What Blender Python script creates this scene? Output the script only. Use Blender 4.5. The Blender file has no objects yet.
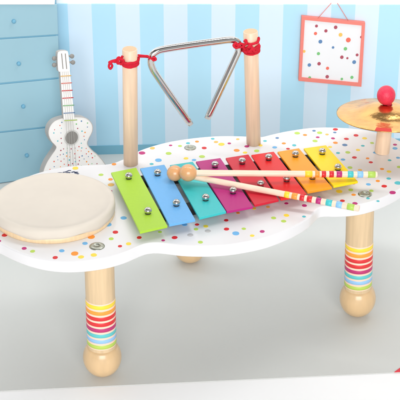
import bpy, bmesh, math, random
from mathutils import Vector, Matrix
from mathutils.geometry import intersect_point_line
S = bpy.context.scene
COL = S.collection
R = random.Random(7)

# ------------------------------------------------------------------ camera
PITCH = math.radians(28.5); F = 1400.0; DIST = 1.4
CAM = Vector((0, -DIST*math.cos(PITCH), DIST*math.sin(PITCH)))
FW = Vector((0, math.cos(PITCH), -math.sin(PITCH))); UP = Vector((0, math.sin(PITCH), math.cos(PITCH)))
cd = bpy.data.cameras.new('camera'); cam = bpy.data.objects.new('camera', cd); COL.objects.link(cam)
cam.location = CAM; cam.rotation_euler = (math.pi/2-PITCH, 0, 0)
cd.sensor_width = 36; cd.lens = 36*F/400; cd.clip_start = .05; cd.clip_end = 60
S.camera = cam
S.render.resolution_x = 1024; S.render.resolution_y = 1024
S.view_settings.view_transform = 'Standard'; S.view_settings.look = 'None'
S.view_settings.exposure = .1; S.view_settings.gamma = 1
# ------------------------------------------------------------------ light
W = bpy.data.worlds.new('World'); S.world = W; W.use_nodes = True
bg = W.node_tree.nodes['Background']; bg.inputs[1].default_value = 1
_n = W.node_tree.nodes; _l = W.node_tree.links
_tc = _n.new('ShaderNodeTexCoord'); _sp = _n.new('ShaderNodeSeparateXYZ'); _cr = _n.new('ShaderNodeValToRGB')
_l.new(_tc.outputs['Generated'], _sp.inputs[0]); _l.new(_sp.outputs['Z'], _cr.inputs[0]); _l.new(_cr.outputs[0], bg.inputs[0])
_cr.color_ramp.elements[0].position = .22; _cr.color_ramp.elements[0].color = (.36, .36, .37, 1)
e = _cr.color_ramp.elements.new(.80); e.color = (.5, .5, .5, 1)
e = _cr.color_ramp.elements.new(.93); e.color = (.07, .065, .06, 1)
_cr.color_ramp.elements[1].position = .42; _cr.color_ramp.elements[1].color = (.58, .585, .59, 1)
def area(name, loc, target, size, power, col=(1, 1, 1), sy=None):
    l = bpy.data.lights.new(name, 'AREA'); l.shape = 'RECTANGLE'; l.size = size; l.size_y = sy or size
    l.energy = power; l.color = col
    o = bpy.data.objects.new(name, l); COL.objects.link(o); o.location = loc
    o.rotation_euler = (Vector(target)-Vector(loc)).to_track_quat('-Z', 'Y').to_euler()
area('key_softbox', (.52, .26, 1.0), (.05, .16, -.05), .45, 2.0, (1, .99, .97))
area('front_softbox', (.15, -2.9, 1.15), (0, .2, .05), 2.0, 71, (1, 1, 1), 1.5)
area('rear_fill', (-.12, .235, .6), (-.10, .30, -.146), .9, 1.7, (1, 1, 1), .1)  # added fill light, lifts the floor and wall base behind the table

# ------------------------------------------------------------------ helpers
def ray(x, y): return (FW + Vector((1, 0, 0))*((x-200)/F) + UP*((200-y)/F))
def hit(x, y, P, n):
    d = ray(x, y); t = (Vector(P)-CAM).dot(n)/d.dot(n); return CAM+d*t
ZV = Vector((0, 0, 1))
def at(x, y, z): return hit(x, y, Vector((0, 0, z)), ZV)
L = .146; FLOOR = -L

def lin(c):
    c = c/255; return c/12.92 if c <= .04045 else ((c+.055)/1.055)**2.4
MATS = {}
def mat(name, rgb, rough=.5, metal=0, noise=0, scale=60, stretch=(1, 1, 1), bump=0, spec=.5, coat=0, sss=0):
    if name in MATS: return MATS[name]
    m = bpy.data.materials.new(name); m.use_nodes = True; nt = m.node_tree; b = nt.nodes['Principled BSDF']
    c = [lin(v) for v in rgb]+[1]
    b.inputs['Base Color'].default_value = c; b.inputs['Roughness'].default_value = rough
    b.inputs['Metallic'].default_value = metal; b.inputs['Specular IOR Level'].default_value = spec
    b.inputs['Coat Weight'].default_value = coat; b.inputs['Coat Roughness'].default_value = .15
    if sss:
        b.inputs['Subsurface Weight'].default_value = sss; b.inputs['Subsurface Scale'].default_value = .004
    if noise or bump:
        tc = nt.nodes.new('ShaderNodeTexCoord'); mp = nt.nodes.new('ShaderNodeMapping')
        mp.inputs['Scale'].default_value = stretch
        nz = nt.nodes.new('ShaderNodeTexNoise'); nz.inputs['Scale'].default_value = scale; nz.inputs['Detail'].default_value = 5
        nt.links.new(tc.outputs['Object'], mp.inputs[0]); nt.links.new(mp.outputs[0], nz.inputs[0])
        if noise:
            mr = nt.nodes.new('ShaderNodeMapRange'); mr.inputs['To Min'].default_value = 1-noise; mr.inputs['To Max'].default_value = 1+noise*.6
            mr.inputs['From Min'].default_value = .3; mr.inputs['From Max'].default_value = .7
            mx = nt.nodes.new('ShaderNodeVectorMath'); mx.operation = 'SCALE'
            mx.inputs[0].default_value = c[:3]; nt.links.new(nz.outputs['Fac'], mr.inputs['Value']); nt.links.new(mr.outputs[0], mx.inputs['Scale'])
            nt.links.new(mx.outputs[0], b.inputs['Base Color'])
        if bump:
            bp = nt.nodes.new('ShaderNodeBump'); bp.inputs['Strength'].default_value = bump; bp.inputs['Distance'].default_value = .0006
            nt.links.new(nz.outputs['Fac'], bp.inputs['Height']); nt.links.new(bp.outputs[0], b.inputs['Normal'])
    MATS[name] = m; return m

def wood(name, rgb, axis='z', rough=.42):
    st = {'z': (1, 1, .06), 'x': (.06, 1, 1)}[axis]
    return mat(name, rgb, rough, noise=.1, scale=300, stretch=st, bump=.05, coat=.12)

def build(name, bm, m, parent=None, smooth=False, bevel=0, bseg=2, kind=None):
    bmesh.ops.recalc_face_normals(bm, faces=bm.faces[:])
    me = bpy.data.meshes.new(name); bm.to_mesh(me); bm.free()
    for mm in (m if isinstance(m, (list, tuple)) else [m]): me.materials.append(mm)
    o = bpy.data.objects.new(name, me); COL.objects.link(o)
    if parent: o.parent = parent
    if kind: o['kind'] = kind
    if smooth:
        for p in me.polygons: p.use_smooth = True
    if bevel:
        md = o.modifiers.new('bevel', 'BEVEL'); md.width = bevel; md.segments = bseg; md.limit_method = 'ANGLE'; md.angle_limit = math.radians(40)
        md.harden_normals = False
        for p in me.polygons: p.use_smooth = True
        ws = o.modifiers.new('wn', 'WEIGHTED_NORMAL'); ws.keep_sharp = True
    return o
def thing(name, label, cat, group=None):
    o = bpy.data.objects.new(name, None); COL.objects.link(o); o.empty_display_size = .02
    o['label'] = label; o['category'] = cat
    if group: o['group'] = group
    return o

def slab(bm, pts, off, mi=0):
    """front outline pts (3D), extruded by vector off"""
    off = Vector(off)
    a = [bm.verts.new(p) for p in pts]; b = [bm.verts.new(Vector(p)+off) for p in pts]; n = len(pts)
    fs = [bm.faces.new(a), bm.faces.new(b[::-1])]+[bm.faces.new((a[i], b[i], b[(i+1) % n], a[(i+1) % n])) for i in range(n)]
    for f in fs: f.material_index = mi
def spline(pts, n=6, closed=True):
    out = []; N = len(pts); pts = [Vector(p) for p in pts]
    rng = range(N) if closed else range(N-1)
    for i in rng:
        g = (lambda k: pts[k % N]) if closed else (lambda k: pts[max(0, min(N-1, k))])
        p0, p1, p2, p3 = g(i-1), g(i), g(i+1), g(i+2)
        for k in range(n):
            t = k/n
            out.append(.5*((2*p1)+(p2-p0)*t+(2*p0-5*p1+4*p2-p3)*t*t+(3*p1-p0-3*p2+p3)*t**3))
    if not closed: out.append(pts[-1])
    return out
def tube(bm, pts, r, seg=12, closed=False, mi=0):
    pts = [Vector(p) for p in pts]; n = len(pts); rings = []
    rr = r if isinstance(r, (list, tuple)) else [r]*n
    nrm = None
    for i in range(n):
        if closed: t = (pts[(i+1) % n]-pts[i-1])
        else: t = pts[min(i+1, n-1)]-pts[max(i-1, 0)]
        t.normalize()
        if nrm is None: nrm = t.orthogonal().normalized()
        nrm = (nrm-t*nrm.dot(t)).normalized(); bn = t.cross(nrm)
        rings.append([bm.verts.new(pts[i]+(nrm*math.cos(a)+bn*math.sin(a))*rr[i]) for a in [2*math.pi*k/seg for k in range(seg)]])
    m = n if closed else n-1
    for i in range(m):
        A, B = rings[i], rings[(i+1) % n]
        for k in range(seg):
            f = bm.faces.new((A[k], A[(k+1) % seg], B[(k+1) % seg], B[k])); f.material_index = mi
    if not closed:
        for q in (rings[0][::-1], rings[-1]):
            f = bm.faces.new(q); f.material_index = mi
def lathe(bm, prof, origin=(0, 0, 0), axis=(0, 0, 1), seg=64, mi=0):
    o = Vector(origin); ax = Vector(axis).normalized(); q = ZV.rotation_difference(ax)
    rings = []
    for r, z in prof:
        if r < 1e-7: rings.append([bm.verts.new(o+q@Vector((0, 0, z)))])
        else: rings.append([bm.verts.new(o+q@Vector((r*math.cos(2*math.pi*k/seg), r*math.sin(2*math.pi*k/seg), z))) for k in range(seg)])
    for A, B in zip(rings, rings[1:]):
        for k in range(seg):
            v = [A[k % len(A)], A[(k+1) % len(A)], B[(k+1) % len(B)], B[k % len(B)]]
            u = []
            for w in v:
                if w not in u: u.append(w)
            if len(u) > 2:
                f = bm.faces.new(u); f.material_index = mi
def ballp(r, n=18, z=0): return [(r*math.sin(math.pi*i/n), z-r*math.cos(math.pi*i/n)) for i in range(n+1)]
def disc(bm, c, u, v, ru, rv, n, th, mi=0, wob=0):
    ph = R.random()*6
    pts = [c+u*(ru*(1+wob*math.sin(2*a+ph))*math.cos(a))+v*(rv*math.sin(a)) for a in [2*math.pi*k/14 for k in range(14)]]
    slab(bm, pts, n*th, mi)

# colours
HEX = {'red': (216, 38, 44), 'orange': (245, 150, 50), 'yellow': (250, 218, 70), 'lime': (186, 216, 92), 'teal': (84, 190, 200),
       'blue': (110, 180, 230), 'magenta': (190, 44, 120), 'maroon': (172, 80, 96), 'coral': (232, 110, 92), 'green': (120, 190, 120),
       'steel': (96, 134, 178), 'amber': (245, 190, 95)}
DN = list(HEX)
DM = [mat('ink_'+k, HEX[k], .45, spec=.3) for k in DN]
white = mat('white_lacquer', (231, 230, 231), .28, noise=.012, scale=25, coat=.25)

# ------------------------------------------------------------------ setting
fe0, fe1 = at(0, 391, FLOOR), at(400, 372.2, FLOOR)
fd = (fe1-fe0)
w0, w1 = at(0, 156.6, FLOOR), at(400, 147, FLOOR)
wd = (w1-w0).normalized(); wn = Vector((wd.y, -wd.x, 0))      # wn points to the camera
grey = mat('grey_board', (211, 212, 208), .6, noise=.02, scale=1400, bump=.05)
fa, fb = fe0-fd*.5, fe1+fd*.5
bm = bmesh.new(); slab(bm, [fa, fb, w1+wd*.25, w0-wd*.25], (0, 0, -.0006)); build('floor', bm, grey, kind='structure')
bm = bmesh.new(); slab(bm, [Vector((-4, -3, FLOOR-.0009)), Vector((4, -3, FLOOR-.0009)), Vector((4, 3, FLOOR-.0009)), Vector((-4, 3, FLOOR-.0009))], (0, 0, -.02))
snow = mat('white_paper', (255, 255, 255), .8, noise=.004, scale=10)
build('ground', bm, snow, kind='structure')
bk = w0-wn*.0026
bm = bmesh.new(); slab(bm, [bk-wd*3+ZV*.002*0, bk+wd*3, bk+wd*3+ZV*.62, bk-wd*3+ZV*.62], -wn*.02); build('backdrop', bm, snow, kind='structure')

def wall_at(x, y, d=0): return hit(x, y, w0+wn*d, wn)
# striped wall
pale = mat('pale_stripe', (212, 230, 244), .7, noise=.012, scale=1500, bump=.03)
sky = mat('blue_stripe', (178, 221, 241), .7, noise=.012, scale=1500, bump=.03)
rail_m = mat('rail_blue', (122, 180, 202), .65, noise=.015, scale=1500)
bm = bmesh.new()
U = lambda x: (wall_at(x, 90)-w0).dot(wd)
edges = [(-70, 0)]; x = 48.2-46.55*2
while x < 480: edges += [(x, 1), (x+23.3, 0)]; x += 46.55
edges = [e for e in edges if e[0] > -71]+[(480, 0)]
edges = [(-71, 0)]+[e for e in edges if e[0] > -70]
topz = lambda u: top0+(top1-top0)*(u-u0)/(u1-u0)
t0, t1 = wall_at(0, 3.8), wall_at(400, 5.2); top0, top1 = t0.z, t1.z; u0, u1 = (t0-w0).dot(wd), (t1-w0).dot(wd)
bt = (wall_at(95, 145.7)).z                                  # top of the blue rail
bb = FLOOR
for (xa, ma), (xb, _) in zip(edges, edges[1:]):
    ua, ub = U(xa), U(xb)
    P = lambda u, z: Vector((w0.x+wd.x*u, w0.y+wd.y*u, z))
    slab(bm, [P(ua, bt), P(ub, bt), P(ub, topz(ub)), P(ua, topz(ua))], -wn*.002, ma)
wall = build('wall', bm, [pale, sky], kind='structure')
ua, ub = U(-71), U(480)
bm = bmesh.new(); slab(bm, [P(ua, bb)+wn*.001, P(ub, bb)+wn*.001, P(ub, bt)+wn*.001, P(ua, bt)+wn*.001], -wn*.003); build('baseboard', bm, rail_m, wall)

# ------------------------------------------------------------------ dresser
dr = thing('dresser', 'tall light blue chest of drawers with round blue knobs against the striped wall', 'dresser')
d0, d1 = at(0, 183.3, FLOOR), at(60, 174.5, FLOOR); dd = (d1-d0).normalized(); dn = Vector((dd.y, -dd.x, 0))
def dh(x, y, d=0): return hit(x, y, d0+dn*d, dn)
db = mat('dresser_blue', (149, 187, 201), .6, noise=.012, scale=1300); dbd = mat('dresser_line', (120, 176, 201), .6)
dkn = mat('dresser_knob', (108, 168, 196), .5)
# carcass: prism with its back along the wall
A = d0-dd*.09; B = dh(60.2, 120); B.z = FLOOR
back = lambda p: p+(w0-p).dot(wn)*wn+wn*.0015
def prism(bm, base, tops, add=0, sub=None):
    lo = [Vector((p.x, p.y, FLOOR if sub is None else t-sub)) for p, t in zip(base, tops)]
    hi = [Vector((p.x, p.y, t+add)) for p, t in zip(base, tops)]
    a = [bm.verts.new(p) for p in lo]; b = [bm.verts.new(p) for p in hi]; n = len(a)
    bm.faces.new(a); bm.faces.new(b)
    for k in range(n): bm.faces.new((a[k], a[(k+1) % n], b[(k+1) % n], b[k]))
zB = dh(57, 3.9).z; z0_ = dh(0, 3.9).z; X0 = (dh(0, 3.9)-d0).dot(dd); XB = (dh(57, 3.9)-d0).dot(dd)
tops = lambda ps: [z0_+(zB-z0_)*((p-d0).dot(dd)-X0)/(XB-X0) for p in ps]
ps = [A, B, back(B), back(A)]
bm = bmesh.new(); prism(bm, ps, tops(ps)); build('carcass', bm, dbd, dr, bevel=.0008)
ps = [A+dn*.003, B+dn*.003, back(B), back(A)]
bm = bmesh.new(); prism(bm, ps, [t+.0002 for t in tops(ps)], .0016, 0); build('top_board', bm, white, dr, bevel=.0003)
rows = [((4.4, 4.4), (38.0, 34.4)), ((39.6, 36), (83, 77.3)), ((84.7, 79), (131.4, 125)), ((133, 126.6), (182.6, 173.6))]
fx = lambda y: 57+(y-3)*.037
for i, ((a0, a1), (b0, b1)) in enumerate(rows):
    ex = -46
    sl = lambda yl, yr, X: yl+(yr-yl)*X/58.0
    pts = [dh(ex, sl(a0, a1, ex), .0015), dh(fx(a1), a1, .0015), dh(fx(b1), b1, .0015), dh(ex, sl(b0, b1, ex), .0015)]
    bm = bmesh.new(); slab(bm, pts, -dn*.0012)
    q = build('drawer', bm, db, dr, bevel=.0006)
    kx, ky = [(13.5, 21), (18.5, 63.3), (23, 106), (26.5, 155)][i]
    bm = bmesh.new(); lathe(bm, [(.0024, 0), (.0024, .002), (.0024, .0028), (.0018, .0036), (0, .0038)], dh(kx, ky, .0014), dn, 24)
    build('knob', bm, dkn, q, smooth=True)

# ------------------------------------------------------------------ picture on the wall
pf = thing('framed_picture', 'square white picture with coloured dots in a coral frame on the striped wall', 'picture')
co = mat('coral_frame', (233, 128, 116), .55, noise=.02, scale=300)
pd = .006
PW = lambda x, y, d=pd: wall_at(x, y, d)
outer = [(301.8, 16.4), (365.2, 22.7), (361.4, 86.8), (298.6, 80.9)]
inner = [(304.8, 20.0), (362.0, 25.6), (358.4, 83.0), (301.6, 77.6)]
bm = bmesh.new()
for i in range(4):
    j = (i+1) % 4
    slab(bm, [PW(*outer[i]), PW(*outer[j]), PW(*inner[j]), PW(*inner[i])], -wn*.0055)
bmesh.ops.remove_doubles(bm, verts=bm.verts[:], dist=1e-6)
build('frame', bm, co, pf)
bm = bmesh.new(); slab(bm, [PW(*p, .0045) for p in inner], -wn*.003); cv = build('canvas', bm, mat('canvas_white', (232, 232, 234), .7, noise=.008, scale=1200), pf)
bm = bmesh.new()
for x, y, k, r in [(143, 80, 'maroon', 4.5), (202, 84, 'maroon', 5.5), (172, 95, 'maroon', 5), (140, 103, 'coral', 5), (217, 107, 'amber', 6), (241, 123, 'coral', 7.5), (281, 114, 'maroon', 4),
                   (155, 128, 'steel', 6), (194, 146, 'steel', 4), (232, 150, 'green', 5.5), (105, 158, 'amber', 4.5), (149, 165, 'green', 5), (268, 169, 'maroon', 4.5), (221, 176, 'maroon', 5.5), (238, 179, 'maroon', 3.5),
                   (259, 191, 'steel', 6), (121, 200, 'steel', 5.5), (151, 196, 'maroon', 5.5), (177, 210, 'coral', 5), (122, 239, 'green', 4.5), (176, 236, 'maroon', 5.5), (221, 243, 'green', 4), (252, 238, 'green', 5)]:
    disc(bm, PW(270+x/3.077, y/3.077, .0046), wd, ZV, r/3077*1.25, r/3077*1.32, wn, .0002, DN.index(k))
build('dot_print', bm, DM, cv)
bm = bmesh.new()
for a, b in [((317.8, 18.4), (330.6, 3.9)), ((348.2, 20.8), (338.0, 4.1))]:
    tube(bm, [PW(a[0], a[1]), PW((a[0]+b[0])/2, (a[1]+b[1])/2, .005), PW(b[0], b[1], .001), PW(b[0]-(0.6 if b[0] > 335 else -.6), b[1]-.8, -.002)], .00038, 8)
build('cord', bm, mat('coral_cord', (225, 120, 105), .7), pf, smooth=True)

# ------------------------------------------------------------------ guitar leaning behind the table
gt = thing('toy_guitar', 'small white speckled toy guitar with coloured frets leaning beside the dresser', 'guitar')
g0, g1 = at(40, 206, FLOOR), at(108, 191, FLOOR); gd = (g1-g0).normalized(); gh = Vector((gd.y, -gd.x, 0))
tl = math.radians(9); gn = (gh*math.cos(tl)+ZV*math.sin(tl)); gup = gn.cross(gd).normalized(); gup = gup if gup.z > 0 else -gup
G = lambda x, y, d=0: hit(x, y, g0+gn*d, gn)
gw = mat('guitar_white', (241, 240, 238), .5, noise=.008, scale=700); gs = mat('guitar_side', (186, 180, 175), .6)
gg = mat('peg_grey', (142, 139, 135), .5); gr = mat('rosette_grey', (214, 213, 210), .6)
def gslab(name, px, th, front, side, parent=gt, d=0, curved=0):
    p = [Vector((a, b, 0)) for a, b in px]
    if curved: p = spline(p, curved)
    bm = bmesh.new(); slab(bm, [G(v.x, v.y, d) for v in p], -gn*th)
    o = build(name, bm, [front, side], parent)
    # the sides take the second material
    for f in o.data.polygons:
        if abs(f.normal.dot(gn)) < .5: f.material_index = 1
    return o
body_px = [(69, 117.4), (63.7, 117.8), (55, 120.8), (50, 126.3), (48.4, 133.5), (51.2, 141), (55.9, 146.2), (55.4, 149.5), (51.6, 155), (46.8, 162.5), (43.2, 172), (43, 183), (47, 194), (56, 201.3), (72, 203),
           (90, 200), (104, 193), (110.5, 183), (110, 173), (104, 162.5), (97.8, 155), (91.7, 149.8), (87.4, 144), (88.6, 139), (92.4, 131), (91.8, 123.8), (85.8, 118), (76.5, 116.9)]
gb = gslab('body', body_px, .0125, gw, gs, curved=4)
# outline rim and speckles on the face
cx = sum(p[0] for p in body_px)/len(body_px)
bm = bmesh.new(); bp2 = [Vector((a, b, 0)) for a, b in body_px]; sp = spline(bp2, 4)
rim = [G(v.x, v.y, .0002) for v in sp]; tube(bm, rim, .00035, 6, True); build('edge_line', bm, gs, gb, smooth=True)
def inside(x, y, poly):
    c = False; n = len(poly)
    for i in range(n):
        x1, y1 = poly[i]; x2, y2 = poly[i-1]
        if (y1 > y) != (y2 > y) and x < (x2-x1)*(y-y1)/(y2-y1)+x1: c = not c
    return c
bm = bmesh.new(); got = []; tries = 0
while len(got) < 150 and tries < 9000:
    tries += 1; x = R.uniform(45, 109); y = R.uniform(118, 201)
    if y < 143 and R.random() < .45: continue
    if not all(inside(x+a, y+b, body_px) for a, b in ((3, 0), (-5, 0), (0, 2), (0, -2))): continue
    if (x-71.6)**2+(y-137.7)**2 < 110 or any((x-a)**2+(y-b)**2 < 9 for a, b in got): continue
    if y < 130 and abs(x-70) < 6: continue
    got.append((x, y)); r = R.uniform(.0005, .00095)
    disc(bm, G(x, y, 0), gd, gup, r, r, gn, .00012, R.choice([DN.index(k) for k in ('red', 'maroon', 'coral', 'teal', 'steel', 'maroon', 'orange', 'green')]))
build('speckle_print', bm, DM, gb)
nk = gslab('neck', [(60, 69), (69.8, 69), (74.5, 119.5), (63.7, 119.5)], .006, gw, gs, d=.0035)
gslab('headstock', [(57.6, 54.5), (59.2, 51.6), (62.5, 50.8), (66.3, 51), (68.2, 53), (70, 69.5), (68, 71.2), (61, 71.6), (58.2, 70)], .007, gw, gs, d=.004, curved=3)
for a, b in ((61.6, 62.9), (65.3, 66.6)):
    bm = bmesh.new(); slab(bm, [G(a-.45, 53.5, .0042), G(a+.45, 53.5, .0042), G(b+.6, 69, .0042), G(b-.3, 69, .0042)], -gn*.0004); build('tuning_slot', bm, gg, gt)
for x, y, s in ((54.2, 58.4, 1), (54.2, 65, 1), (72, 56.2, -1), (73, 62.4, -1)):
    c = G(x, y, .001); e = G(x+s*4.6, y-.3, .001)
    bm = bmesh.new(); lathe(bm, [(0, -.0014), (.002, -.0014), (.0027, -.0006), (.0027, .0006), (.002, .0014), (0, .0014)], c, gn, 20)
    tube(bm, [c, e], .0012, 10); build('tuning_peg', bm, gg, gt, smooth=True)
for y, k in ((76, 'amber'), (83.2, 'coral'), (90.6, 'red'), (98, 'red'), (105.5, 'green'), (113, 'steel'), (120.4, 'lime')):
    xl = 60.4+(y-72)*.078; xr = 70.2+(y-72)*.098; xr += .6
    if k == 'lime': xr += 1.5; xl += .3
    bm = bmesh.new(); tube(bm, [G(xl, y+.3, .0037), G(xr, y-.4, .0037)], .00058, 8); build('fret', bm, mat('fret_'+k, tuple(int(v*.93) for v in HEX[k]), .4), gt, smooth=True)
bm = bmesh.new(); lathe(bm, [(0, 0), (.0098, 0), (.0098, .0002), (0, .0002)], G(71.6, 137.7, .0001), gn, 40); ro = build('rosette', bm, gr, gt)
bm = bmesh.new(); lathe(bm, [(0, 0), (.008, 0), (.008, .0003), (0, .0003)], G(71.6, 137.7, .0002), gn, 40); build('sound_hole', bm, gg, ro)
for i in range(4):
    t = (i-1.5)
    bm = bmesh.new(); tube(bm, [G(65.2+t*1.9, 72, .0041), G(69.3+t*2.2, 119, .0041), G(72.8+t*2.9, 180, .0016)], .00022, 6)
    build('string', bm, mat('string_grey', (188, 186, 182), .4), gt, smooth=True)
bm = bmesh.new(); slab(bm, [G(63, 179, .0025), G(84, 179, .0025), G(84.3, 184, .0025), G(63.3, 184, .0025)], -gn*.0025); build('bridge', bm, gg, gt, bevel=.0006)

# ------------------------------------------------------------------ red label at the corner
lb = [(394.2, 371.9), (397, 369.8), (400.6, 367.2), (412, 362.5), (426, 365), (430, 370.0)]
bm = bmesh.new(); slab(bm, [at(x, y, FLOOR+.0009) for x, y in lb], (0, 0, -.0007))
o = build('label_sticker', bm, mat('label_red', (222, 40, 58), .4), bevel=.0002); o['label'] = 'flat red sticker at the bottom right corner of the grey sheet'; o['category'] = 'sticker'

# ================================================================== MUSIC TABLE
mt = thing('music_table', 'white cloud shaped toy music table with coloured chime bars, drum and brass cymbal', 'toy music table')
mt.location = (0, 0, 0)
top_px = [(-6, 241), (0, 243.4), (12, 249.3), (24, 254.2), (37, 258), (50, 260.4), (65, 261.6), (80, 261.2), (95, 259.6), (110, 256.8), (125, 252.4), (138, 246.8), (147, 243.6), (157, 242.8), (168, 243.8),
          (182, 245.4), (198, 246), (215, 245.8), (232, 244.3), (250, 241.4), (267, 237.4), (283, 231.6), (298, 224.6), (309, 217.4), (315, 211.4), (319.5, 207.6), (326, 206.4), (336, 206.6), (350, 205.9), (365, 203.6),
          (380, 198.8), (393, 193), (404, 186), (414, 176), (418, 165), (415, 153), (408, 145), (400, 140.6), (390, 136), (376, 132), (362, 129.2), (348, 127.8), (331, 127), (314, 127.3), (300, 128.8), (284, 131.4), (270, 134.6), (261, 136.6),
          (250, 136.2), (238, 135.8), (225, 135.6), (210, 136.2), (195, 137.6), (180, 139.6), (167, 142), (153, 145.6), (139, 150.5), (128, 156.5), (119, 160.6), (110, 163.6), (98, 164.4), (84, 164.9), (70, 166), (56, 168), (42, 171.4),
          (30, 175.2), (18, 180.6), (8, 187), (-2, 196), (-10, 207), (-16, 218), (-15, 229)]
bm = bmesh.new(); slab(bm, [at(v.x, v.y, 0) for v in spline([Vector((a, b, 0)) for a, b in top_px], 3)], (0, 0, -.0125))
tt = build('tabletop', bm, white, mt, bevel=.0016, bseg=4)

dots = '''33,176.6,amber,1.3;75.4,168.2,yellow,1.7;101,174.8,lime,1.3;114,164.2,orange,1.3;110.5,179.4,orange,1.3;111,184.8,amber,1.7;111,191,magenta,.8;112.6,200.7,blue,.6;112.8,206.6,yellow,.7;123.6,218,blue,1.7;108,224.6,blue,2;115.4,232.2,red,1.6;111.2,238.8,lime,1.4;91.3,237,orange,2;85,243.4,blue,1.5;120,246.2,red,1.2;128.6,243.8,yellow,1.5;74.7,253.6,orange,2.1;81,257,yellow,1.6;93.8,255,yellow,1.7;61.8,250.8,blue,1.5;55.2,257.6,red,1.5;32.6,251.3,lime,1.4;24.2,248.4,magenta,1.4;4.6,235.2,red,1.6;-1,241,magenta,1.2;
142,153,magenta,1.8;158.4,160.2,blue,1.9;168.6,153.4,lime,1.6;152.4,148.2,amber,1.4;170.6,145.4,magenta,.9;151.6,164,teal,1.1;186,158.4,yellow,1.3;202,156.6,lime,1.6;204.2,148,red,1.4;212.7,138.8,teal,1;216,142,amber,1.2;221.4,144.3,yellow,1.7;229.3,143.4,magenta,1;237.8,139.2,amber,1;236.7,150.4,orange,1.6;246.8,146.4,magenta,1.3;245,152.6,yellow,1.2;256.7,150.9,lime,1.5;194,160,blue,1.2;
277.2,138,steel,1;283.8,143.4,orange,1.1;274.7,147.4,blue,1.3;294.2,145.3,teal,1.2;288,148.8,red,1;297.2,133.2,lime,1.5;260.5,145.4,yellow,1.2;314,130.8,steel,1;319.6,132.8,lime,1.5;335.4,129.4,red,1.4;334.8,132.5,steel,.9;317.7,137.3,magenta,1;315,141,lime,1.4;333,138.4,magenta,1.1;346.4,138.9,red,1.3;335.4,142.8,orange,1.3;356,135.4,red,1.4;344.8,145,steel,1.4;362.8,145.8,teal,1;364.6,138.3,yellow,1.3;347.8,152.4,lime,1.4;354.4,157.5,red,1.3;367.6,158.4,orange,1;370.8,162.3,red,1.1;343,159.6,blue,1.2;350,167.6,lime,1.4;395,144.7,magenta,1.1;395,148.4,blue,1.4;389.6,160.3,teal,1;398,157.8,blue,1.1;368.4,184.4,blue,1.3;384.2,186.2,red,1.5;388.7,178.6,teal,1.2;398,183,teal,1.9;392.6,192.6,magenta,1.8;377.8,181,orange,1.2;339.2,191.4,yellow,1.8;350.8,189.9,lime,1.4;371.4,190.8,lime,1.2;353.6,194.8,orange,1.2;368,198.4,teal,1;378,201.2,teal,.9;342.4,200.8,red,1.3;355,203.4,magenta,1.4;353.4,183.3,red,1.2;399,167,lime,1.2;
184.6,224.6,blue,1.5;163.2,240.4,magenta,1;174.6,237.6,red,1.6;139.2,237.6,red,1.4;197,224.6,red,1.2;196,229.2,lime,1.3;205.8,226.3,yellow,1.4;200.4,242.2,lime,1.4;226.2,220.3,red,1.3;226.5,229.1,red,1.5;235.8,233.4,blue,2;243.8,228.8,lime,1.2;252.2,235.7,yellow,1.2;262.2,231.5,magenta,1.4;273.6,218,lime,1.4;283.6,221.2,lime,1.4;286.4,215.4,yellow,1.5;304,216.6,teal,1;286.4,203.4,magenta,1.1;304.4,205.6,magenta,1.4;318.8,197.4,teal,1;254,208.5,yellow,1.2;268,207,amber,1.1;160,232,lime,1.1;238,213,orange,1;
2,191,amber,1.2;410,170,red,1.4;405,160,lime,1.2;180,146,lime,1.1;265,141,teal,1;305,135,orange,1.1;327,134.5,amber,1;384,139,orange,1.2;372,143,lime,1.1;358,150,yellow,1.2;330,147,yellow,1.1;382,169,orange,1.1;375,152.6,blue,1.1;338,153,teal,1.1;360,170,amber,1.1;389,171.6,yellow,1.3;197,141.6,orange,1.1;188,143.2,teal,1.1;143,169,amber,1.4'''
bm = bmesh.new()
for q in dots.replace('\n', '').split(';'):
    x, y, k, r = q.split(','); x = float(x); y = float(y); r = float(r)
    c = at(x, y, .00002); rr = r*1.85*.001*(1.4+c.y*.88)/1.4
    disc(bm, c, Vector((1, 0, 0)), Vector((0, 1, 0)), rr, rr*1.05, ZV, .00012, DN.index(k), .06)
build('dot_print', bm, DM, tt)
# dark brush lettering behind the drum
navy = mat('navy_ink', (44, 58, 96), .5)
bm = bmesh.new()
for st, w in [([(56.5, 173.6), (58.5, 172.9), (61, 172.8), (63.5, 173.2)], .0011), ([(63, 172.2), (65, 172), (67, 171.3), (69, 170.4), (71, 170.6)], .0009), ([(66, 173), (68, 172.4), (70.4, 172.6)], .001),
              ([(71.5, 172.4), (74, 171.7), (75.4, 172.6), (78.6, 173.9)], .0011), ([(75, 173.4), (76.6, 172), (78, 172.4)], .0008)]:
    tube(bm, [at(a, b, .0001) for a, b in [(v.x, v.y) for v in spline([Vector((*p, 0)) for p in st], 4, False)]], w, 6)
for v in bm.verts: v.co.z = max(.00005, min(.00025, v.co.z))
bmesh.ops.dissolve_degenerate(bm, edges=bm.edges[:], dist=1e-7)
build('logo_print', bm, navy, tt)

steel = mat('chrome', (206, 203, 200), .07, metal=1)
steel_b = mat('brushed_steel', (190, 192, 190), .3, metal=1)
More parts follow.
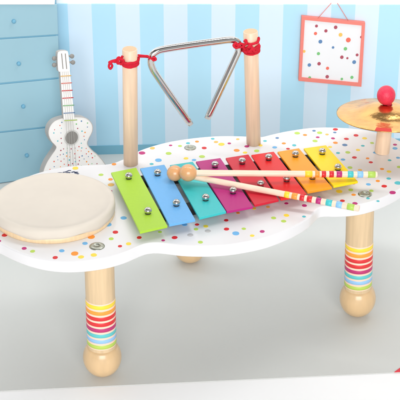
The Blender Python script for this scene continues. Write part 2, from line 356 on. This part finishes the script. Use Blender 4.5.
# flat screws over the legs
legw = wood('leg_wood', (220, 192, 152)); ballw = mat('leg_ball_wood', (222, 188, 142), .3, noise=.07, scale=130, stretch=(1, 1, .3), coat=.35)
for sx, sy, r in ((97, 246.4, .0066), (365, 194.2, .0064), (190.2, 147.8, .0058)):
    bm = bmesh.new(); c = at(sx, sy, 0)
    lathe(bm, [(r*1.12, 0), (r*1.1, .0004), (r*.8, .0011), (r*.45, .0014), (r*.42, .0007), (0, .0007)], c, ZV, 32)
    build('bolt', bm, mat('bolt_metal', (170, 172, 160), .32, metal=.85), mt, smooth=True)
for sx, sy in ((190.3, 235), (207.8, 231)):
    bm = bmesh.new(); lathe(bm, [(0, .0004), (.0016, .0003), (.0026, .0001), (.003, .00002)], at(sx, sy, 0), ZV, 20); build('plug', bm, mat('plug_grey', (186, 184, 184), .5), mt, smooth=True)

STR = [('yellow', (252, 218, 60)), ('orange', (246, 160, 58)), ('red', (222, 44, 48)), ('red', (222, 44, 48)), ('magenta', (190, 46, 112)), ('teal', (96, 198, 200)), ('blue', (150, 196, 236)), ('lime', (186, 212, 92))]
pinkw = mat('stripe_gap', (250, 214, 190), .45)
def leg(bx, by, topx):
    c = at(bx, by, FLOOR); r = .0142; RB = .0193
    t = hit(topx, by-128, c, Vector((0, -1, 0))); ax = (Vector((t.x, c.y, -.0126))-c).normalized()
    H = (-.0126-FLOOR)/ax.z
    bm = bmesh.new(); lathe(bm, [(0, .02), (r, .02), (r, H), (0, H)], c, ax, 56)
    o = build('leg', bm, legw, mt, bevel=.0004)
    bm = bmesh.new(); pr = [(a*1.0, b) for a, b in ballp(RB*.985, 28, RB*.97) if b < RB*.97+RB*.69]
    pr = [(a, b*1.1) for a, b in pr]
    pr += [(.0136, pr[-1][1]+.0003), (0, pr[-1][1]+.0003)]
    lathe(bm, pr, c, ax, 56); build('foot_ball', bm, ballw, o, smooth=True)
    z0 = .0392
    bm = bmesh.new(); lathe(bm, [(r+.00006, z0-.0018), (r+.00012, z0-.0016), (r+.00012, z0+8*.0065-.0016), (r+.00006, z0+8*.0065-.0013)], c, ax, 56)
    for i, (k, rgb) in enumerate(reversed(STR)):
        z = z0+i*.0065-.0005
        bm2 = bmesh.new(); lathe(bm2, [(r+.0001, z-.0001), (r+.00027, z), (r+.00027, z+.0041), (r+.0001, z+.0042)], c, ax, 56)
        build('stripe', bm2, mat('stripe_'+k, rgb, .4, coat=.1), o, smooth=True)
    build('stripe_ground', bm, pinkw, o, smooth=True)
leg(102.8, 373.6, 98.6); leg(357.2, 314.2, 361.4); leg(190, 260.8, 189)

# posts
postw = wood('post_wood', (236, 206, 176))
endw = mat('post_end_grain', (222, 186, 148), .6, noise=.08, scale=900)
def post(bx, by, tx, ty, r, lab=None):
    c = at(bx, by, 0); t = hit(tx, ty, c, Vector((0, -1, 0))); ax = (t-c).normalized(); H = (t-c).length
    bm = bmesh.new(); lathe(bm, [(0, 0), (r, 0), (r, H-.0008), (r-.0008, H), (0, H)], c, ax, 48)
    lathe(bm, [(0, H+.00005), (r-.0009, H+.00005), (r-.0009, H+.0001), (0, H+.0001)], c, ax, 48, 1)
    o = build('post', bm, [postw, endw], mt)
    for f in o.data.polygons: f.use_smooth = abs(f.normal.dot(ax)) < .5
    if lab: o['label'] = lab
    return c, t, ax, r
pl = post(130.8, 163.8, 129.7, 48.6, .0076); pr_ = post(253.6, 143.6, 250.6, 31, .0077)

# ---- drum
dc = at(54, 213.4, 0)
bm = bmesh.new(); rd = .0603; hd = .0150
lathe(bm, [(rd*.90, 0), (rd*.985, 0), (rd*.992, .0008), (rd*.992, .0052), (rd*.98, .0056), (rd*.90, .0056)], dc, ZV, 120)
sh = build('drum_shell', bm, wood('drum_wood', (240, 210, 168)), mt, smooth=True)
bm = bmesh.new()
lathe(bm, [(rd*.985, .0046), (rd*1.0, .0052), (rd*1.003, .008), (rd*1.0, .0122), (rd*.985, .0142), (rd*.955, hd+.0002), (rd*.915, hd), (rd*.88, hd-.0009), (rd*.80, hd-.0011), (0, hd-.0012)], dc, ZV, 160)
for v in bm.verts:
    a = math.atan2(v.co.y-dc.y, v.co.x-dc.x)
    if v.co.z < .006: v.co.z += .0009*math.sin(5*a+1)+.0006*math.sin(11*a)
skin = mat('drum_skin', (221, 212, 199), .6, noise=.035, scale=34, bump=.2)
build('drum_head', bm, skin, sh, smooth=True)

# ---- xylophone
BT = .0112; TH = .0026
bars = [((111.6, 172.4), (135.6, 167.4), (167.0, 225.6), (140.6, 231.8), (168, 207, 20), 'lime_bar', (170, 212, 58), 'lime green'),
        ((140.6, 168.2), (163.8, 164.4), (194.8, 219.6), (169.8, 224.6), 0, 'blue_bar', (108, 178, 234), 'light blue'),
        ((170.4, 165), (192.2, 161.4), (225.6, 211.4), (199.8, 217.8), 0, 'teal_bar', (58, 192, 194), 'turquoise'),
        ((196.4, 161.4), (219.8, 157.8), (252.6, 206.4), (227.6, 211.4), 0, 'magenta_bar', (184, 32, 122), 'magenta'),
        ((226.2, 157.8), (247.8, 154.2), (278.2, 199.6), (255.2, 205), 0, 'crimson_bar', (206, 24, 50), 'darker red'),
        ((251.8, 154.8), (273.2, 151.4), (306.2, 193.8), (281.4, 198.8), 0, 'red_bar', (226, 34, 36), 'bright red'),
        ((278.0, 151.6), (298.4, 148.0), (331.6, 187.2), (308.2, 191.8), 0, 'orange_bar', (246, 160, 24), 'orange'),
        ((304.2, 148.2), (325.4, 145.0), (357.4, 181.2), (334.2, 186.0), 0, 'yellow_bar', (252, 216, 18), 'yellow')]
screws = [((128.8, 177.4), (148, 212.4)), ((157.6, 174.0), (176.4, 204.4)), ((185, 170.5), (205.6, 199)), ((215, 166), (233, 192)), ((242.2, 162.4), (260.6, 185.2)), ((268.6, 158.6), (286.6, 180)), ((295.4, 155.4), (312.4, 177.6)), ((322.2, 152.6), (337.6, 168))]
screws[7] = ((322.2, 152.8), (337.8, 168.6))
black = mat('black_felt', (34, 34, 36), .9, noise=.1, scale=900)
black2 = mat('black_washer', (26, 24, 26), .5)
for k in (0, 1):
    a = at(*screws[0][k], BT); b = at(*screws[7][k], BT); d = (b-a).normalized()
    a = a-d*.008; b = b+d*.008; n = Vector((-d.y, d.x, 0)); a.z = b.z = .0001
    bm = bmesh.new(); slab(bm, [a-n*.0062, b-n*.0062, b+n*.0062, a+n*.0062], (0, 0, BT-TH-.0004)); build('bar_rail', bm, black, mt, bevel=.0004)
for i, (p0, p1, p2, p3, _, mn, rgb, nm) in enumerate(bars):
    e = .65; p0 = (p0[0]-e, p0[1]); p3 = (p3[0]-e, p3[1]); p1 = (p1[0]+e, p1[1]); p2 = (p2[0]+e, p2[1])
    c = [at(*p, BT) for p in (p0, p1, p2, p3)]
    bm = bmesh.new(); slab(bm, c, (0, 0, -TH))
    o = build('chime_bar', bm, mat(mn, rgb, .38, noise=.03, scale=500, bump=.02, spec=.35), mt, bevel=.0006, bseg=3)
    o['label'] = nm+' chime bar'
    for k, q in enumerate(screws[i]):
        s = at(q[0], q[1]+1.0, BT)
        bm = bmesh.new(); lathe(bm, [(0, .0001), (.0030, .0001), (.0030, .0005), (.0015, .0006), (0, .0006)], s, ZV, 24, 1)
        prof = [(.0038*math.sin(t), .0031-.0034*math.cos(t)) for t in [math.pi*j/14 for j in range(2, 14)]]
        lathe(bm, [(0, .0004)]+prof+[(.0009, .0063), (.0008, .0057), (0, .0057)], s, ZV, 28, 0)
        build('screw', bm, [steel, black2], o, smooth=True)

# ---- cymbal with its post
cp = at(381.9, 152.2, 0)
ctr = hit(386.8, 115.2, cp, Vector((0, -1, 0)))
tiltq = Matrix.Rotation(math.radians(-5.2), 3, 'X') @ Matrix.Rotation(math.radians(1.0), 3, 'Y')
cax = tiltq @ ZV
gold = mat('brass', (228, 178, 112), .2, metal=1, noise=.16, scale=110, bump=.8)
RC = .0528
prof = [(RC, 0), (RC, .0007), (RC*.97, .0012), (RC*.8, .0022), (RC*.68, .0032), (RC*.58, .0044), (RC*.51, .0064), (RC*.42, .0090), (RC*.3, .0112), (RC*.16, .0124), (.002, .0128), (.002, .012), (RC*.16, .0116), (RC*.3, .0104), (RC*.42, .0082), (RC*.51, .0056), (RC*.58, .0036), (RC*.68, .0024), (RC*.8, .0014), (RC, 0)]
bm = bmesh.new(); lathe(bm, prof, ctr, cax, 128); bmesh.ops.remove_doubles(bm, verts=bm.verts[:], dist=1e-7)
cy = build('cymbal', bm, gold, mt, smooth=True)
topp = ctr+cax*.0095; bm = bmesh.new(); ax = (topp-cp).normalized(); H = (topp-cp).length
lathe(bm, [(0, 0), (.0079, 0), (.0079, H-.001), (.007, H), (0, H)], cp, ax, 48); o = build('post', bm, postw, mt, bevel=.0003)
bm = bmesh.new(); kb = hit(386.2, 95.3, cp, Vector((0, -1, 0)))
lathe(bm, [(a, b*1.08) for a, b in ballp(.0097, 30)], kb, ZV, 48)
redp = mat('knob_red', (228, 48, 80), .45, noise=.08, scale=420, bump=1)
build('knob', bm, redp, cy, smooth=True)
bm = bmesh.new(); lathe(bm, [(0, -.001), (.0045, -.001), (.0045, .006), (0, .006)], ctr+cax*.0125, cax, 24); build('washer', bm, redp, cy, smooth=True)
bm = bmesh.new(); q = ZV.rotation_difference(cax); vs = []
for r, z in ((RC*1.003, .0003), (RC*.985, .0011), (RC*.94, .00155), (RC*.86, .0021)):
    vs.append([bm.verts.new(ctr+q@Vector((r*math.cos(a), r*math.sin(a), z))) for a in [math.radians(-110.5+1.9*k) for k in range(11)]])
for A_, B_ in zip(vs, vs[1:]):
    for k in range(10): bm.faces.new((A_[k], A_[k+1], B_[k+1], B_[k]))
tp = build('rim_patch', bm, mat('rim_patch_red', (214, 44, 30), .4), cy, smooth=True)  # thin red patch following the cymbal's front rim

# ------------------------------------------------------------------ triangle hanging between the posts
tp0 = pl[0]; tpl = (pr_[0]-pl[0]); tpl.z = 0; tn = Vector((tpl.y, -tpl.x, 0)).normalized()
T = lambda x, y, d=0: hit(x, y, tp0+tn*d, tn)
tr = thing('steel_triangle', 'shiny bent steel triangle hung by red string between the two wooden posts', 'triangle')
tpx = [(190.6, 124.2), (172, 97.6), (156.6, 75.2), (152.6, 68.4), (150.8, 61.6), (152.2, 55.2), (157.4, 51), (165, 49), (180, 46.6), (200, 43.6), (218, 41.2), (228, 39.9), (234.4, 40.3), (238.4, 43.6), (238.6, 49.6), (235, 58.4), (222, 86.6), (207.2, 118.6)]
pp = [T(v.x, v.y) for v in spline([Vector((*p, 0)) for p in tpx], 5, False)]
bm = bmesh.new(); n = len(pp); rad = [.0036]*n; rad[0] = rad[-1] = .0032
tube(bm, pp, rad, 24); build('rod', bm, steel, tr, smooth=True)
yarn = mat('red_yarn', (220, 40, 60), .9, noise=.2, scale=1500, bump=1, spec=.15)
def ystrand(bm, px, r=.00115, d0=.004, jit=.6, sd=1):
    rg = random.Random(sd); pts = []
    for p in px:
        d = p[2] if len(p) > 2 else d0
        pts.append(T(p[0]+rg.uniform(-jit, jit)*.4, p[1]+rg.uniform(-jit, jit)*.4, d+rg.uniform(-1, 1)*.0006))
    tube(bm, spline(pts, 6, False), r, 8)
def wraps(bm, post_, zc, n, r=.0012, dz=.0017, sd=1):
    c, t, ax, rp = post_; rg = random.Random(sd); base = c+ax*zc
    u = ax.orthogonal().normalized(); v = ax.cross(u); pts = []
    for k in range(int(n*20)+1):
        a = 2*math.pi*k/20; zz = (k/20-n/2)*dz+.0012*math.sin(a+rg.random()*.3)+.0004*math.sin(3*a)
        pts.append(base+(u*math.cos(a)+v*math.sin(a))*(rp+r*.75+.0003*math.sin(5*a+k))+ax*zz)
    tube(bm, pts, r, 8)
hL = (T(130, 60.5)-pl[0]).dot(pl[2]); hR = (T(251, 47)-pr_[0]).dot(pr_[2])
RP = .0095
bm = bmesh.new(); wraps(bm, pl, hL-.001, 3.2, sd=2); wraps(bm, pl, hL+.0015, 1.2, sd=5)
ystrand(bm, [(122.6, 56), (121, 61), (126, 63.5, RP), (131, 63, RP+.001), (137, 62.5), (139, 58)], .0013, sd=3)
ystrand(bm, [(123, 60), (119, 57.6), (116.6, 60), (118, 63.6), (121.6, 62), (119, 59), (115.6, 62), (113, 61.5), (110, 63), (108.8, 66.5), (110.4, 69), (112, 66), (110.6, 63.2), (109, 62.4), (112, 61), (117, 59.6)], .0012, sd=4)
ystrand(bm, [(121, 58), (118, 61), (121, 64), (123.4, 60.6), (119, 58.6)], .0013, d0=.006, sd=6)
ystrand(bm, [(138, 55.2), (144, 55.6), (148, 56, .004), (150, 58.4, .005), (153.6, 59.2, .0045), (155.4, 58.6, .001), (153.4, 58, -.004), (150, 57.2, -.0045), (144, 57, -.001), (138.4, 57)], .00095, sd=7)
ystrand(bm, [(152.6, 57.4), (155, 58), (155.6, 59.8), (153.6, 60.4), (152.6, 59)], .0011, d0=.005, sd=8)
build('string', bm, yarn, tr, smooth=True)
bm = bmesh.new(); wraps(bm, pr_, hR-.0005, 3.2, sd=12); wraps(bm, pr_, hR-.0045, 1.4, sd=13)
ystrand(bm, [(243.6, 46), (246.5, 43.8), (251, 44.2, RP), (256.6, 42.6, .008), (259, 39.5), (258.6, 37.8), (258.4, 41), (256, 44)], .0013, sd=14)
ystrand(bm, [(244, 42), (246, 40), (246, 43.6), (243, 45.8), (245, 50), (249, 51.5, RP), (252, 49, RP+.001), (255, 52, RP), (258, 50), (259.4, 45.6), (257, 46), (254, 49, RP), (250, 46.6, RP), (246, 48.6), (244, 51), (247, 52.6, RP)], .0014, sd=15)
ystrand(bm, [(248, 48, RP), (250, 45.6, RP), (252, 48.6, RP), (249.6, 51.6, RP), (247, 48)], .0015, sd=20)
ystrand(bm, [(244, 45), (241, 43.6), (238, 45.4, .005), (234.6, 44.2, .0045), (233.6, 46, .0042), (236, 47.6, .004), (240, 47, .004), (243.6, 46.6)], .0013, sd=16)
ystrand(bm, [(235, 47.6), (233.8, 45), (236, 43.4), (238.6, 46.6), (235.4, 48.2)], .0013, d0=.0055, sd=17)
ystrand(bm, [(238, 45, .004), (236.5, 44, -.002), (238, 43, -.005), (242, 44, -.003)], .0012, sd=18)
build('string', bm, yarn, tr, smooth=True)

# ------------------------------------------------------------------ mallets
stickw = wood('mallet_wood', (246, 218, 194), 'x'); headw = mat('mallet_head', (226, 168, 114), .28, noise=.06, scale=160, stretch=(.4, 1, 1), coat=.4)
MS = [(252, 214, 50), (246, 156, 60), (216, 34, 44), (216, 34, 44), (186, 38, 116), (70, 194, 198), (140, 196, 240), (176, 210, 90)]
MN = ['yellow', 'orange', 'red', 'red', 'magenta', 'teal', 'blue', 'lime']
def mallet(lab, hb, zb, rb, e, ze, bands, rs):
    t = thing('mallet', lab, 'mallet', 'wooden mallets on the chime bars')
    a = at(hb[0], hb[1], zb); b = at(e[0], e[1], ze); ax = (b-a).normalized(); Ln = (b-a).length
    bm = bmesh.new(); lathe(bm, [(0, rb*.6), (rs, rb*.6), (rs, Ln-.0006), (rs-.0006, Ln), (0, Ln)], a, ax, 32); st = build('stick', bm, stickw, t, bevel=.0002)
    bm = bmesh.new(); lathe(bm, ballp(rb, 26), a, ax, 40); build('head', bm, headw, t, smooth=True)
    def par(x):
        lo, hi = 0, 1
        for _ in range(40):
            m = (lo+hi)/2; P_ = a.lerp(b, m)-CAM; px = 200+F*P_.x/P_.dot(FW)
            if px < x: lo = m
            else: hi = m
        return lo*Ln
    for (xa, xb), rgb, nm in zip(bands, MS, MN):
        ra, rb_ = par(xa), par(xb)
        bm = bmesh.new(); lathe(bm, [(rs+.00003, ra-.00006), (rs+.00016, ra), (rs+.00016, rb_), (rs+.00003, rb_+.00006)], a, ax, 32)
        build('stripe', bm, mat('mallet_'+nm, rgb, .4, coat=.1), st, smooth=True)
mallet('upper mallet lying level across the bars, its head resting over the other mallet', (188.2, 172.8), .0246, .0088, (377.2, 174.6), .0160,
       [(304.8, 312), (314.8, 319.2), (321.4, 325.6), (329, 333.4), (336.2, 341.6), (347.4, 353), (357, 362.8), (367.6, 375)], .0032)
mallet('lower mallet slanting down to the right, its tip past the front edge of the bars', (174.8, 173.2), .0186, .0081, (359.4, 208.6), .0110,
       [(284.8, 289.6), (292.2, 297.6), (300.2, 304.6), (307.4, 312.2), (316.4, 321.2), (326.2, 332.2), (336.4, 342.2), (347.4, 354.4)], .0031)
